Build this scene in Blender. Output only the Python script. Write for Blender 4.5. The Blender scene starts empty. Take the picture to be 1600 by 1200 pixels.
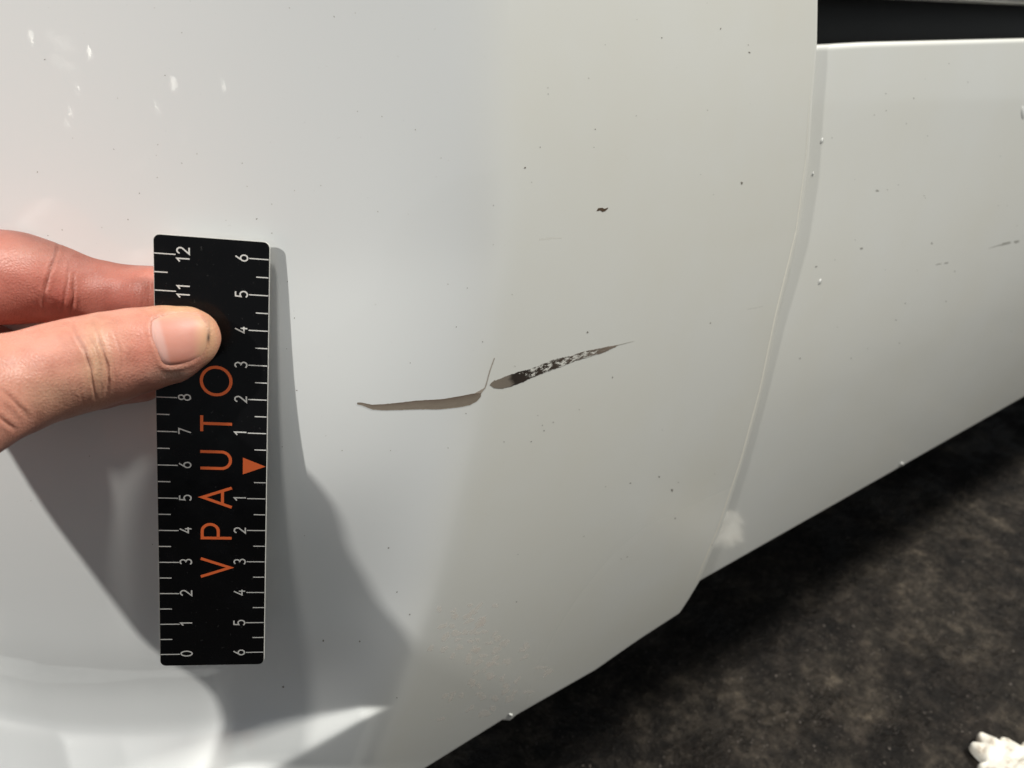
import bpy, bmesh, math, random
import numpy as np
from mathutils import Vector, Matrix
from mathutils.bvhtree import BVHTree

random.seed(7); RNG = np.random.default_rng(7)
scene = bpy.context.scene
COL = scene.collection

# ------------------------------------------------------------------ camera
H = 48.0                       # camera height over the floor, cm.  All measures below: cm, camera at the origin
FPX = 1155.0                   # focal length in pixels of a 1600 px wide picture
cam_d = bpy.data.cameras.new("camera")
cam = bpy.data.objects.new("camera", cam_d); COL.objects.link(cam)
cam_d.sensor_width = 36.0; cam_d.lens = 36.0 * FPX / 1600.0
cam_d.clip_start = 0.01; cam_d.clip_end = 100
cam.location = (0, 0, H * 0.01)
cam.rotation_euler = (math.radians(90 - 26.067), 0, -math.atan2(0.51661, 0.73486))
cam_d.dof.use_dof = True; cam_d.dof.focus_distance = 0.225; cam_d.dof.aperture_fstop = 18.0
scene.camera = cam

# ------------------------------------------------------------------ light
world = bpy.data.worlds.new("World"); scene.world = world; world.use_nodes = True
bg = world.node_tree.nodes["Background"]
bg.inputs[0].default_value = (0.88, 0.95, 1.0, 1); bg.inputs[1].default_value = 0.27

def lamp(name, to, travel, dist, size, power, color, size_y=None):
    d = bpy.data.lights.new(name, 'AREA'); d.energy = power; d.color = color
    d.shape = 'DISK' if size_y is None else 'RECTANGLE'; d.size = size
    if size_y: d.size_y = size_y
    o = bpy.data.objects.new(name, d); COL.objects.link(o)
    v = Vector(travel).normalized()
    o.location = Vector((to[0], to[1], to[2] + H)) * 0.01 - v * dist
    o.rotation_euler = v.to_track_quat('-Z', 'Y').to_euler()
    return o
TGT = (2.5, 18.5, -10.0)
lamp("hall_lamp", TGT, (0.88, 0.225, -0.653), 2.2, 0.055, 31, (1.0, 0.985, 0.93))
lamp("ceiling_lamp", TGT, (0.14, 0.20, -0.97), 2.4, 0.22, 20, (1.0, 0.97, 0.90))
lamp("right_fill", (24, 18, -10), (-0.60, 0.27, -0.75), 2.6, 0.22, 85, (1.0, 0.985, 0.915), 0.5)  # unseen fill light, added to brighten the right facet

scene.view_settings.view_transform = 'Standard'; scene.view_settings.look = 'None'
scene.view_settings.exposure = 0.0; scene.view_settings.gamma = 1.0
scene.render.engine = 'CYCLES'
scene.render.resolution_x = 1024; scene.render.resolution_y = 768

# ------------------------------------------------------------------ geometry helpers
_X = np.array([1829., 565., FPX]); _X /= np.linalg.norm(_X)
_p = math.atan(565 / FPX)
_Z = np.array([0, math.cos(_p), -math.sin(_p)]); _Z -= _X * (_X @ _Z); _Z /= np.linalg.norm(_Z)
_Y = np.cross(_Z, _X); _Y = _Y if _Y[2] > 0 else -_Y
R = np.array([_X, _Y, _Z])                         # camera (right, up, forward) -> world

def rays(px, py):
    px = np.asarray(px, float); py = np.asarray(py, float)
    c = np.stack([(px - 800) / FPX, (600 - py) / FPX, np.ones_like(px)], -1)
    return c @ R.T
def at(px, py, w): return rays(px, py) * np.asarray(w, float)[..., None]
def to_px(P):
    c = np.asarray(P) @ R
    return 800 + FPX * c[..., 0] / c[..., 2], 600 - FPX * c[..., 1] / c[..., 2], c[..., 2]
def sstep(a, b, x):
    t = np.clip((x - a) / (b - a), 0, 1); return t * t * (3 - 2 * t)
def m(P): P = np.asarray(P, float); return P * 0.01 + np.array([0, 0, H * 0.01])

def mesh_obj(name, V, F, mat, parent=None, smooth=True, world_cm=True, kind=None):
    me = bpy.data.meshes.new(name)
    V = m(V) if world_cm else np.asarray(V, float)
    if isinstance(F, np.ndarray):
        k = F.shape[1]; n = len(F)
        me.vertices.add(len(V)); me.vertices.foreach_set('co', V.astype(np.float32).ravel())
        me.loops.add(n * k); me.loops.foreach_set('vertex_index', F.astype(np.int32).ravel())
        me.polygons.add(n); me.polygons.foreach_set('loop_start', np.arange(0, n * k, k, dtype=np.int32))
        me.update(calc_edges=True)
    else:
        me.from_pydata([tuple(v) for v in V], [], [tuple(f) for f in F]); me.update()
    me.validate()
    if smooth: me.polygons.foreach_set('use_smooth', np.ones(len(me.polygons), dtype=bool))
    me.materials.append(mat)
    o = bpy.data.objects.new(name, me); COL.objects.link(o)
    if parent: o.parent = parent
    if kind: o['kind'] = kind
    return o
def grid_faces(nu, nv):                            # vertices indexed i*nv+j
    i, j = np.meshgrid(np.arange(nu - 1), np.arange(nv - 1), indexing='ij')
    a = (i * nv + j).ravel(); return np.stack([a, a + nv, a + nv + 1, a + 1], 1)
def tag(o, label, cat=None, group=None, kind=None):
    if label: o['label'] = label
    if cat: o['category'] = cat
    if group: o['group'] = group
    if kind: o['kind'] = kind
    return o
def empty(name, loc=(0, 0, 0)):
    o = bpy.data.objects.new(name, None); COL.objects.link(o); o.location = loc; o.empty_display_size = .05
    return o
def box_vf(x0, x1, y0, y1, z0, z1):
    V = [(x, y, z) for x in (x0, x1) for y in (y0, y1) for z in (z0, z1)]
    return V, [(0, 1, 3, 2), (4, 6, 7, 5), (0, 4, 5, 1), (2, 3, 7, 6), (0, 2, 6, 4), (1, 5, 7, 3)]

# ------------------------------------------------------------------ materials
class NT:
    def __init__(s, name):
        s.mat = bpy.data.materials.new(name); s.mat.use_nodes = True
        s.t = s.mat.node_tree; s.b = s.t.nodes["Principled BSDF"]
    def n(s, typ, **kw):
        n = s.t.nodes.new(typ)
        for k, v in kw.items():
            if k.startswith('_'): setattr(n, k[1:], v)
            else: n.inputs[k.replace('__', ' ')].default_value = v
        return n
    def l(s, a, b): s.t.links.new(a, b)
    def noise(s, scale, detail=4, rough=.5, vec=None):
        n = s.n('ShaderNodeTexNoise', Scale=scale, Detail=detail, Roughness=rough)
        if vec is not None: s.l(vec, n.inputs['Vector'])
        return n
    def ramp(s, src, stops):
        r = s.n('ShaderNodeValToRGB'); e = r.color_ramp.elements
        while len(e) < len(stops): e.new(.5)
        for q, (p, c) in zip(e, stops):
            q.position = p; q.color = (*c, 1) if len(c) == 3 else c
        s.l(src, r.inputs[0]); return r
    def mix(s, fac, a, b, blend='MIX'):
        x = s.n('ShaderNodeMix', _data_type='RGBA', _blend_type=blend)
        for sock, v in ((x.inputs[0], fac), (x.inputs[6], a), (x.inputs[7], b)):
            if hasattr(v, 'is_output'): s.l(v, sock)
            elif isinstance(v, (int, float)): sock.default_value = v
            else: sock.default_value = (*v, 1)
        return x.outputs[2]
    def bump(s, h, strength, dist):
        b = s.n('ShaderNodeBump', Strength=strength, Distance=dist); s.l(h, b.inputs['Height'])
        s.l(b.outputs[0], s.b.inputs['Normal']); return b
def principled(name, color, rough=.5, **kw):
    q = NT(name); q.b.inputs['Base Color'].default_value = (*color, 1); q.b.inputs['Roughness'].default_value = rough
    for k, v in kw.items(): q.b.inputs[k.replace('__', ' ')].default_value = v
    return q

def paint_material():
    q = NT("white_car_paint"); co = q.n('ShaderNodeTexCoord').outputs['Object']
    at_ = q.n('ShaderNodeAttribute', _attribute_name='warm_shade_tint')
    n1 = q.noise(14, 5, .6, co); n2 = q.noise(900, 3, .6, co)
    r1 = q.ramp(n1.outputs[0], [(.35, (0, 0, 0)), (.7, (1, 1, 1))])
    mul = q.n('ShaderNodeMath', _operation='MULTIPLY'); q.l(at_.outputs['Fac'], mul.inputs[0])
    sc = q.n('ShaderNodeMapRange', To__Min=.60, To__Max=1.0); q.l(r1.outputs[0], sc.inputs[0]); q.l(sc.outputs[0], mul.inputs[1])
    c = q.mix(mul.outputs[0], (.80, .81, .80), (.755, .735, .66))  # warmer, dimmer light of the right side put into the paint colour
    r2 = q.ramp(n2.outputs[0], [(.715, (0, 0, 0)), (.76, (1, 1, 1))])
    fl = q.n('ShaderNodeMath', _operation='MULTIPLY'); q.l(r2.outputs[0], fl.inputs[0]); fl.inputs[1].default_value = .18
    c = q.mix(fl.outputs[0], c, (.35, .33, .29))
    q.l(c, q.b.inputs['Base Color'])
    q.b.inputs['Roughness'].default_value = .38; q.b.inputs['Specular IOR Level'].default_value = .25
    q.b.inputs['Coat Weight'].default_value = 1.0; q.b.inputs['Coat IOR'].default_value = 1.45
    rr = q.n('ShaderNodeMapRange', To__Min=.03, To__Max=.34); pw_ = q.n('ShaderNodeMath', _operation='POWER'); ad_ = q.n('ShaderNodeAttribute', _attribute_name='dull'); q.l(ad_.outputs['Fac'], pw_.inputs[0]); pw_.inputs[1].default_value = 2.5; q.l(pw_.outputs[0], rr.inputs[0]); q.l(rr.outputs[0], q.b.inputs['Coat Roughness'])
    n3 = q.noise(420, 2, .5, co)                   # orange peel
    b = q.n('ShaderNodeBump', Strength=.02, Distance=.0004); q.l(n3.outputs[0], b.inputs['Height']); q.l(b.outputs[0], q.b.inputs['Coat Normal'])
    return q.mat
PAINT = paint_material()
BLACKP = principled("black_plastic", (.012, .012, .012), .45).mat
UNDER = principled("underbody_blocker_black", (.01, .01, .01), .9).mat

def floor_material():
    q = NT("stained_dark_concrete"); co = q.n('ShaderNodeTexCoord').outputs['Object']
    a = q.noise(9, 6, .62, co); b_ = q.noise(38, 8, .74, co); c_ = q.noise(260, 4, .75, co); d_ = q.noise(17, 4, .55, co); e_ = q.noise(120, 5, .7, co)
    col = q.ramp(b_.outputs[0], [(.34, (.013, .0108, .0092)), (.47, (.033, .0275, .0225)), (.56, (.062, .0515, .0415)), (.67, (.125, .103, .080))]).outputs[0]
    st = q.ramp(a.outputs[0], [(.44, (0, 0, 0)), (.56, (1, 1, 1))]).outputs[0]
    col = q.mix(st, q.mix(1.0, col, (.42, .41, .43), 'MULTIPLY'), col)
    eg = q.ramp(e_.outputs[0], [(.36, (.55, .53, .52)), (.62, (1.3, 1.28, 1.22))]).outputs[0]
    col = q.mix(1.0, col, eg, 'MULTIPLY')
    gr = q.ramp(c_.outputs[0], [(.60, (0, 0, 0)), (.70, (1, 1, 1))]).outputs[0]
    g2 = q.n('ShaderNodeMath', _operation='MULTIPLY'); q.l(gr, g2.inputs[0]); g2.inputs[1].default_value = .7
    col = q.mix(g2.outputs[0], col, (.15, .128, .105))
    q.l(col, q.b.inputs['Base Color'])
    rr = q.ramp(d_.outputs[0], [(.40, (.32, .32, .32)), (.58, (.85, .85, .85))]); q.l(rr.outputs[0], q.b.inputs['Roughness'])
    q.b.inputs['Specular IOR Level'].default_value = .25
    hm = q.n('ShaderNodeMath', _operation='MULTIPLY_ADD'); q.l(c_.outputs[0], hm.inputs[0]); hm.inputs[1].default_value = .5; q.l(e_.outputs[0], hm.inputs[2])
    q.bump(hm.outputs[0], .9, .008)
    return q.mat
FLOOR = floor_material()

# ------------------------------------------------------------------ floor
V = [(-600, -600, -H), (900, -600, -H), (900, 900, -H), (-600, 900, -H)]
floor = mesh_obj("floor", V, [(0, 1, 2, 3)], FLOOR, smooth=False); floor['kind'] = 'structure'

# ------------------------------------------------------------------ car body surface  y = ysurf(x, z)
YS = 18.0
CR = np.array([(9.0, 12.75), (.23, 12.55), (-6.3, 12.25), (-11.5, 11.35), (-18.4, 9.55), (-20.5, 8.8), (-27.0, 6.6)])[::-1]
def xcrease(z): return np.interp(z, CR[:, 0], CR[:, 1])
# smooth the crease line
_zz = np.linspace(-40, 60, 1001); _xx = np.interp(_zz, CR[:, 0], CR[:, 1]); _k = np.exp(-np.linspace(-2, 2, 41) ** 2); _k /= _k.sum()
_xx = np.convolve(np.pad(_xx, 20, mode='edge'), _k, 'valid')
def xcrease(z): return np.interp(z, _zz, _xx)
LIP = None; FLARE = None
def yflat(x, z):                                   # body side without the bumper's corner
    return YS + .0042 * np.clip(-8 - z, 0, None) ** 2 + .0036 * np.clip(np.minimum(z, 6) + 8, 0, None) ** 2
def ysurf(x, z):
    x = np.asarray(x, float); z = np.asarray(z, float)
    d = xcrease(z) - x
    wd = .16 + .34 * sstep(-8, 2, z)
    dp = wd * np.logaddexp(0, d / wd)              # soft max(0, d)
    y = yflat(x, z) + .40 * dp + .0165 * dp ** 2
    # swelling across the corner: the face runs outwards down to z = -12.8 and falls back below it
    up = .15 * (-3.5 - z); dn = .17 * (z + 20.4)
    k = .45; h = -k * np.log(np.exp(-up / k) + np.exp(-dn / k)); h = k * np.logaddexp(0, h / k)
    y = y - sstep(-.5, 5.8, d) * h
    if LIP is not None:
        zl = np.interp(x, LIP[:, 0], LIP[:, 1])
        amp = sstep(.0, 6.0, d - .6)
        below = zl - z
        # hollow above the lip, then a ledge running out to the lower skirt
        y = y + amp * .5 * np.exp(-((below + 1.5) / 1.8) ** 2)
        dif = .26 * dp + .0165 * dp ** 2; dif = 2.3 * np.tanh(dif / 2.3)
        u_ = 1.2 * below
        e1 = .05 + .10 * amp; e2 = .07 + .10 * amp
        y = y - sstep(-.3, 1.0, d) * (e1 * np.logaddexp(0, u_ / e1) - e2 * np.logaddexp(0, (u_ - dif) / e2))
    if FLARE is not None:                          # the bumper's rear edge flares out a little towards the seam
        t_ = np.clip(x - (np.interp(z, FLARE[1], FLARE[0]) - 7), 0, 9)
        y = y - .003 * t_ ** 2
    return y
def unproj(px, py, f=ysurf, lift=0.0):
    d = rays(px, py); t = np.full(d.shape[:-1], YS) / d[..., 1]
    lo = t * .3; hi = t * 2.5
    for _ in range(46):
        mid = (lo + hi) / 2; P = d * mid[..., None]
        g = P[..., 1] - f(P[..., 0], P[..., 2])
        lo = np.where(g < 0, mid, lo); hi = np.where(g < 0, hi, mid)
    P = d * lo[..., None]
    if lift:
        P = P + snormal(P[..., 0], P[..., 2], f) * lift
    return P
def snormal(x, z, f=ysurf):
    e = .05
    gx = (f(x + e, z) - f(x - e, z)) / (2 * e); gz = (f(x, z + e) - f(x, z - e)) / (2 * e)
    n = np.stack([gx, -np.ones_like(gx), gz], -1); return n / np.linalg.norm(n, axis=-1, keepdims=True)
_l = np.array([(-160, 1085), (0, 1125), (93, 1143), (187, 1147), (280, 1143), (373, 1137), (467, 1122), (560, 1106), (640, 1096)], float)
_L = unproj(_l[:, 0], _l[:, 1])
LIPL = np.stack([_L[:, 0], _L[:, 2]], 1)
LIPL = np.vstack([[LIPL[0, 0] - 12, LIPL[0, 1] + 2], LIPL, [LIPL[-1, 0] + 4, LIPL[-1, 1] - .2]])
LIP = LIPL

# outline of the bumper: seam x(z) and bottom z(x)
SE = np.array([(1276, 0), (1275, 68), (1268, 150), (1262, 250), (1247, 360), (1215, 490), (1190, 610), (1160, 720), (1125, 825), (1090, 910)], float)
_S = unproj(SE[:, 0], SE[:, 1], yflat)
SZ = _S[::-1, 2]; SX = _S[::-1, 0]
FLARE = (SX, SZ)
ZSILL = -24.67
def seam(z): return np.interp(z, SZ, SX)
BB = np.array([(1086, 914), (1072, 938), (1058, 960), (1035, 976), (1000, 1000), (930, 1050), (860, 1090), (806, 1121), (797, 1129), (785, 1128), (670, 1200)], float)
_B = unproj(BB[:, 0], BB[:, 1], yflat); _B = _B[np.argsort(_B[:, 0])]
def zbot(x): return np.interp(x, _B[:, 0], _B[:, 2], left=_B[0, 2])

car = empty("car", (.3, .18, 0)); car_inv = Matrix.Translation((-.3, -.18, 0))
tag(car, "white car with a scratched bumper corner and a side sill beside it", "car")
def car_part(name, V, F, mat, parent=None, **kw):
    o = mesh_obj(name, V, F, mat, None, **kw)
    o.parent = parent or car
    o.matrix_parent_inverse = Matrix.Identity(4) if parent else car_inv
    return o
def set_attr(o, name, vals):
    a = o.data.attributes.new(name, 'FLOAT', 'POINT'); a.data.foreach_set('value', np.asarray(vals, np.float32))

# bumper sheet
u = np.concatenate([np.linspace(0, .80, 330)[:-1], np.linspace(.80, .985, 110)[:-1], 1 - .015 * np.linspace(1, 0, 24) ** 1.6])
v = np.concatenate([.012 * np.linspace(0, 1, 18)[:-1] ** 1.6, np.linspace(.012, .36, 300)[:-1], np.linspace(.36, .6, 30)[:-1], np.linspace(.6, 1, 10)])
ZT = 50.0; X0 = -24.0
UU, VV = np.meshgrid(u, v, indexing='ij')
zz = -26.5 + VV * (ZT + 26.5)
for _ in range(6):
    xx = X0 + UU * (seam(zz) - X0)
    zb = zbot(xx)
    zz = zb + VV * (ZT - zb)
yy = ysurf(xx, zz)
def edge_round(dist, r): dist = np.clip(dist, 0, r); return r - np.sqrt(np.maximum(r * r - (r - dist) ** 2, 0))
ds = (seam(zz) - xx); db = zz - zb
yy = yy + edge_round(ds, .22) + edge_round(db, .25)
nu, nv = UU.shape
Vb = np.stack([xx, yy, zz], -1).reshape(-1, 3)
bumper = car_part("bumper", Vb, grid_faces(nu, nv)[:, ::1], PAINT)
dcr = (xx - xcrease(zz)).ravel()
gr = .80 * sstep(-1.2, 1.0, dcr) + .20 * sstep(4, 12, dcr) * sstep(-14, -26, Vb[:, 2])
set_attr(bumper, 'dull', gr); set_attr(bumper, 'warm_shade_tint', .85 * sstep(-1.6, 1.2, dcr) + .15 * sstep(4, 12, dcr))  # tint starts at the crease: the right facet's shade as colour
sol = bumper.modifiers.new('thickness', 'SOLIDIFY'); sol.thickness = .0025; sol.offset = -1.0
tag(bumper, "white bumper corner with a vertical crease, two scratches and a flared lower lip")

# sill: the long panel to the right of the seam, a little behind the bumper's edge
ZTOP = -.69
def proud(z): return .0 + .22 * sstep(-17, -4, z)
def ysill(x, z): return yflat(x, z) + proud(z)
sx = np.concatenate([np.linspace(20, 45, 60)[:-1], np.linspace(45, 260, 40)])
t = np.linspace(0, 1, 160); tt = np.concatenate([.02 * np.linspace(0, 1, 10)[:-1], np.linspace(.02, .97, 120)[:-1], np.linspace(.97, 1, 20)])
XX, TT = np.meshgrid(sx, tt, indexing='ij')
_e = unproj(np.array([1600., 1090., 1409.]), np.array([622., 912., 727.]), ysill)
ZSILL = _e[:2, 2].mean() - .06
zbs = ZSILL - .16 * np.exp(-((XX - _e[2, 0]) / .25) ** 2)
ZZ = zbs + TT * (ZTOP + .06 * sstep(31, 26, XX) * -1 - zbs)
YY = ysill(XX, ZZ) + edge_round((1 - TT) * 24, .2) + edge_round(TT * 24, .3)
sill = car_part("sill_panel", np.stack([XX, YY, ZZ], -1).reshape(-1, 3), grid_faces(*XX.shape), PAINT)
set_attr(sill, 'dull', (.45 + 0 * XX).ravel()); set_attr(sill, 'warm_shade_tint', (.75 + 0 * XX).ravel())
s2 = sill.modifiers.new('thickness', 'SOLIDIFY'); s2.thickness = .004; s2.offset = -1.0
tag(sill, "white sill panel right of the seam, black gap above it")

# door bottom above the dark gap
dl = at(np.array([1350., 1600.]), np.array([-2., 9.]), np.array([1., 1.])); 
def on_y(px, py, y): d = rays(np.array([float(px)]), np.array([float(py)]))[0]; return d * (y / d[1])
da = on_y(1350, -3, YS + .3); db_ = on_y(1600, 9, YS + .3)
sl = (db_[2] - da[2]) / (db_[0] - da[0])
sx = np.linspace(18, 260, 60); tt = np.concatenate([.03 * np.linspace(0, 1, 12)[:-1] ** 1.5, np.linspace(.03, 1, 20)])
XX, TT = np.meshgrid(sx, tt, indexing='ij')
zb0 = np.maximum(da[2] + sl * np.clip(XX - da[0], -12, 60), -.2); ZZ = zb0 + TT * (55 - zb0)
YY = YS + .3 + .0012 * (ZZ + 8) ** 2 * 0 + edge_round((ZZ - zb0), .5)
door = car_part("door", np.stack([XX, YY, ZZ], -1).reshape(-1, 3), grid_faces(*XX.shape), PAINT)
set_attr(door, 'warm_shade_tint', (.5 + 0 * XX).ravel()); set_attr(door, 'dull', (.45 + 0 * XX).ravel())
s3 = door.modifiers.new('thickness', 'SOLIDIFY'); s3.thickness = .004; s3.offset = -1.0

# dark lining behind the gap, and the underbody with its unseen far side lowered to block light
def prism(poly, z0, z1):
    n = len(poly); V = [(x, y, z0) for x, y in poly] + [(x, y, z1) for x, y in poly]
    F = [tuple(range(n))[::-1], tuple(range(n, 2 * n))] + [(i, (i + 1) % n, n + (i + 1) % n, n + i) for i in range(n)]
    return V, F
V, F = box_vf(18, 258, YS + 3.4, YS + 4.2, -6, 20); car_part("gap_lining", V, F, BLACKP, smooth=False)
_pf = [(YS + 4.5, 49), (YS + 4.5, -24), (YS + 38, -24), (YS + 46, -45), (YS + 175, -45), (YS + 175, 49)]
V = [(8.5, y, z) for y, z in _pf] + [(258, y, z) for y, z in _pf]
F = [tuple(range(6)), tuple(range(6, 12))[::-1]] + [(i, 6 + i, 6 + (i + 1) % 6, (i + 1) % 6) for i in range(6)]
car_part("underbody_blocker", V, F, UNDER, smooth=False)

# far lamps of the hall, seen as glints in the lacquer
for gx_, gy_, sz_, ln_, L_ in ((49, 60, .03, .10, 16), (140, 86, .06, .06, 20), (122, 138, .06, .06, 13), (110, 173, .05, .06, 9), (105, 196, .05, .06, 6), (271, 132, .025, .14, 26), (245, 167, .025, .09, 15),
                              (349, 132, .04, .07, 15), (286, 210, .04, .08, 8), (240, 244, .03, .07, 6), (228, 250, .03, .07, 5), (217, 256, .03, .07, 4), (205, 262, .03, .07, 3.5),
                              (92, 62, .5, .03, 3), (104, 76, .5, .03, 3), (98, 98, .5, .03, 2.5), (108, 108, .5, .03, 2.2), (799, 12, .05, .3, 14)):
    gp = unproj(np.array([float(gx_)]), np.array([float(gy_)]))[0]; gn = snormal(gp[:1], gp[2:])[0]; gv = gp / np.linalg.norm(gp)
    gr_ = gv - 2 * (gv @ gn) * gn
    lamp("far_lamp", gp, -gr_, 12.0, sz_, L_ * math.pi * sz_ * ln_, (1.0, .97, .86), ln_)

# ------------------------------------------------------------------ marks on the paint
def strip(name, top, bot, mat, n=90, k=10, lift=.006, parent=None, f=ysurf, jag=0.0):
    top = np.array(top, float); bot = np.array(bot, float)
    def res(p):
        s = np.concatenate([[0], np.cumsum(np.hypot(*np.diff(p, axis=0).T))]); s /= s[-1]
        q = np.linspace(0, 1, n); return np.stack([np.interp(q, s, p[:, 0]), np.interp(q, s, p[:, 1])], 1)
    a, b = res(top), res(bot)
    if jag:
        a = a + RNG.normal(0, jag, a.shape) * np.array([.3, 1]); b = b + RNG.normal(0, jag, b.shape) * np.array([.3, 1])
    w = np.linspace(0, 1, k)[None, :, None]
    G = a[:, None] * (1 - w) + b[:, None] * w
    lf = lift * (1 - .0 * w[..., 0])
    P = unproj(G[..., 0], G[..., 1], f); nn = snormal(P[..., 0], P[..., 2], f); P = P + nn * lift
    o = car_part(name, P.reshape(-1, 3), grid_faces(n, k), mat)
    uv = o.data.uv_layers.new(name='UVMap')
    li = np.zeros(len(o.data.loops), np.int32); o.data.loops.foreach_get('vertex_index', li)
    UVv = np.stack(np.meshgrid(np.linspace(0, 1, n), np.linspace(0, 1, k), indexing='ij'), -1).reshape(-1, 2)
    uv.data.foreach_set('uv', UVv[li].astype(np.float32).ravel())
    if parent is not None: pass
    return o
def scratch_material():
    q = NT("bared_grey_primer"); uv = q.n('ShaderNodeTexCoord').outputs['UV']
    mp = q.n('ShaderNodeMapping', Scale=(6, 26, 1)); q.l(uv, mp.inputs[0])
    n = q.noise(2.2, 5, .6, mp.outputs[0])
    sep = q.n('ShaderNodeSeparateXYZ'); q.l(uv, sep.inputs[0])
    c = q.ramp(n.outputs[0], [(.3, (.19, .155, .122)), (.7, (.30, .248, .195))]).outputs[0]
    ed = q.ramp(sep.outputs[1], [(0, (.62, .55, .5)), (.22, (.85, .82, .8)), (.6, (1, 1, 1)), (.92, (1.0, 1.0, 1.0)), (1, (1.5, 1.45, 1.35))]).outputs[0]
    c = q.mix(1.0, c, ed, 'MULTIPLY')
    q.l(c, q.b.inputs['Base Color']); q.b.inputs['Roughness'].default_value = .55
    q.bump(n.outputs[0], .4, .0004); return q.mat
def flake_material():
    q = NT("scuffed_paint_over_black_plastic"); uv = q.n('ShaderNodeTexCoord').outputs['UV']
    sep = q.n('ShaderNodeSeparateXYZ'); q.l(uv, sep.inputs[0])
    mp = q.n('ShaderNodeMapping', Scale=(15, 2.2, 1), Rotation=(0, 0, .5)); q.l(uv, mp.inputs[0])
    n = q.noise(1.25, 7, .72, mp.outputs[0])
    n5 = q.noise(9, 3, .6, uv); wob = q.n('ShaderNodeMath', _operation='MULTIPLY_ADD'); q.l(n5.outputs[0], wob.inputs[0]); wob.inputs[1].default_value = .10
    su = q.n('ShaderNodeMath', _operation='SUBTRACT'); q.l(sep.outputs[0], su.inputs[0]); su.inputs[1].default_value = .05; q.l(su.outputs[0], wob.inputs[2])
    dark = q.ramp(wob.outputs[0], [(.0, (.24, .2, .16)), (.15, (.22, .185, .15)), (.185, (.03, .022, .017)), (.5, (.055, .040, .03)), (.75, (.13, .10, .078)), (1, (.27, .215, .17))]).outputs[0]
    thr = q.ramp(wob.outputs[0], [(.18, (.2, .2, .2)), (.25, (.42, .42, .42)), (.32, (.49, .49, .49)), (.55, (.49, .49, .49)), (.66, (.53, .53, .53)), (.80, (.49, .49, .49)), (.93, (.34, .34, .34))]).outputs[0]
    gt = q.n('ShaderNodeMath', _operation='SUBTRACT'); q.l(thr, gt.inputs[0]); q.l(n.outputs[0], gt.inputs[1])
    sc = q.n('ShaderNodeMath', _operation='MULTIPLY', _use_clamp=True); q.l(gt.outputs[0], sc.inputs[0]); sc.inputs[1].default_value = 22
    c = q.mix(sc.outputs[0], dark, (.74, .72, .66))
    q.l(c, q.b.inputs['Base Color']); q.b.inputs['Roughness'].default_value = .5
    q.bump(sc.outputs[0], .5, .0003); return q.mat
SCR, FLK = scratch_material(), flake_material()
def Z(ox, oy, s, pts): return [(ox + x / s, oy + y / s) for x, y in pts]
s1 = 6.1538
o = strip("scratch", Z(550, 540, s1, [(48, 548), (90, 546), (130, 555), (190, 568), (300, 563), (480, 545), (620, 528), (860, 515), (1030, 487), (1180, 458), (1240, 455)]),
          Z(550, 540, s1, [(50, 566), (90, 572), (140, 592), (200, 615), (300, 622), (480, 618), (620, 612), (840, 612), (1030, 592), (1130, 572), (1200, 535), (1238, 490)]), SCR, jag=.12)
o['label'] = "broad grey scratch left of the crease"
o = strip("scratch", Z(550, 540, s1, [(1180, 458), (1240, 425), (1275, 405), (1298, 330), (1325, 230), (1351, 160), (1366, 118)]),
          Z(550, 540, s1, [(1235, 468), (1258, 440), (1283, 408), (1305, 333), (1331, 236), (1357, 163), (1371, 120)]), principled('thin_scratch', (.40, .34, .28), .55).mat, n=60, k=4, jag=.25)
o['label'] = "thin hooked scratch running up the crease"
o = strip("scratch", Z(750, 520, s1, [(95, 495), (130, 462), (190, 440), (270, 410), (370, 375), (470, 350), (560, 318), (700, 260), (860, 225), (1000, 180), (1150, 148), (1290, 120), (1320, 118)]),
          Z(750, 520, s1, [(98, 505), (130, 530), (200, 538), (300, 515), (400, 478), (500, 432), (620, 382), (730, 345), (840, 300), (930, 265), (1050, 232), (1200, 185), (1300, 135), (1322, 122)]), FLK, n=160, k=16, jag=.35)
o['label'] = "scratch with dark plastic and white flakes right of the crease"
o = strip("scratch", Z(750, 520, s1, [(1320, 116), (1380, 102), (1480, 78)]), Z(750, 520, s1, [(1320, 122), (1380, 106), (1480, 80)]), principled("faint_scratch", (.45, .42, .36), .5).mat, n=12, k=3)
o['label'] = "faint hair scratch trailing off the flaked one"
CHIP = principled("chip_brown", (.09, .055, .03), .6).mat
o = strip("paint_chip", [(932, 329), (935, 325), (941, 324.5), (945, 326), (950, 324)], [(932, 330), (937, 328.5), (942, 331), (945, 330), (949.5, 326)], CHIP, n=24, k=4, jag=.2)
o['label'] = "small brown stone chip on the right facet"

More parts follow.
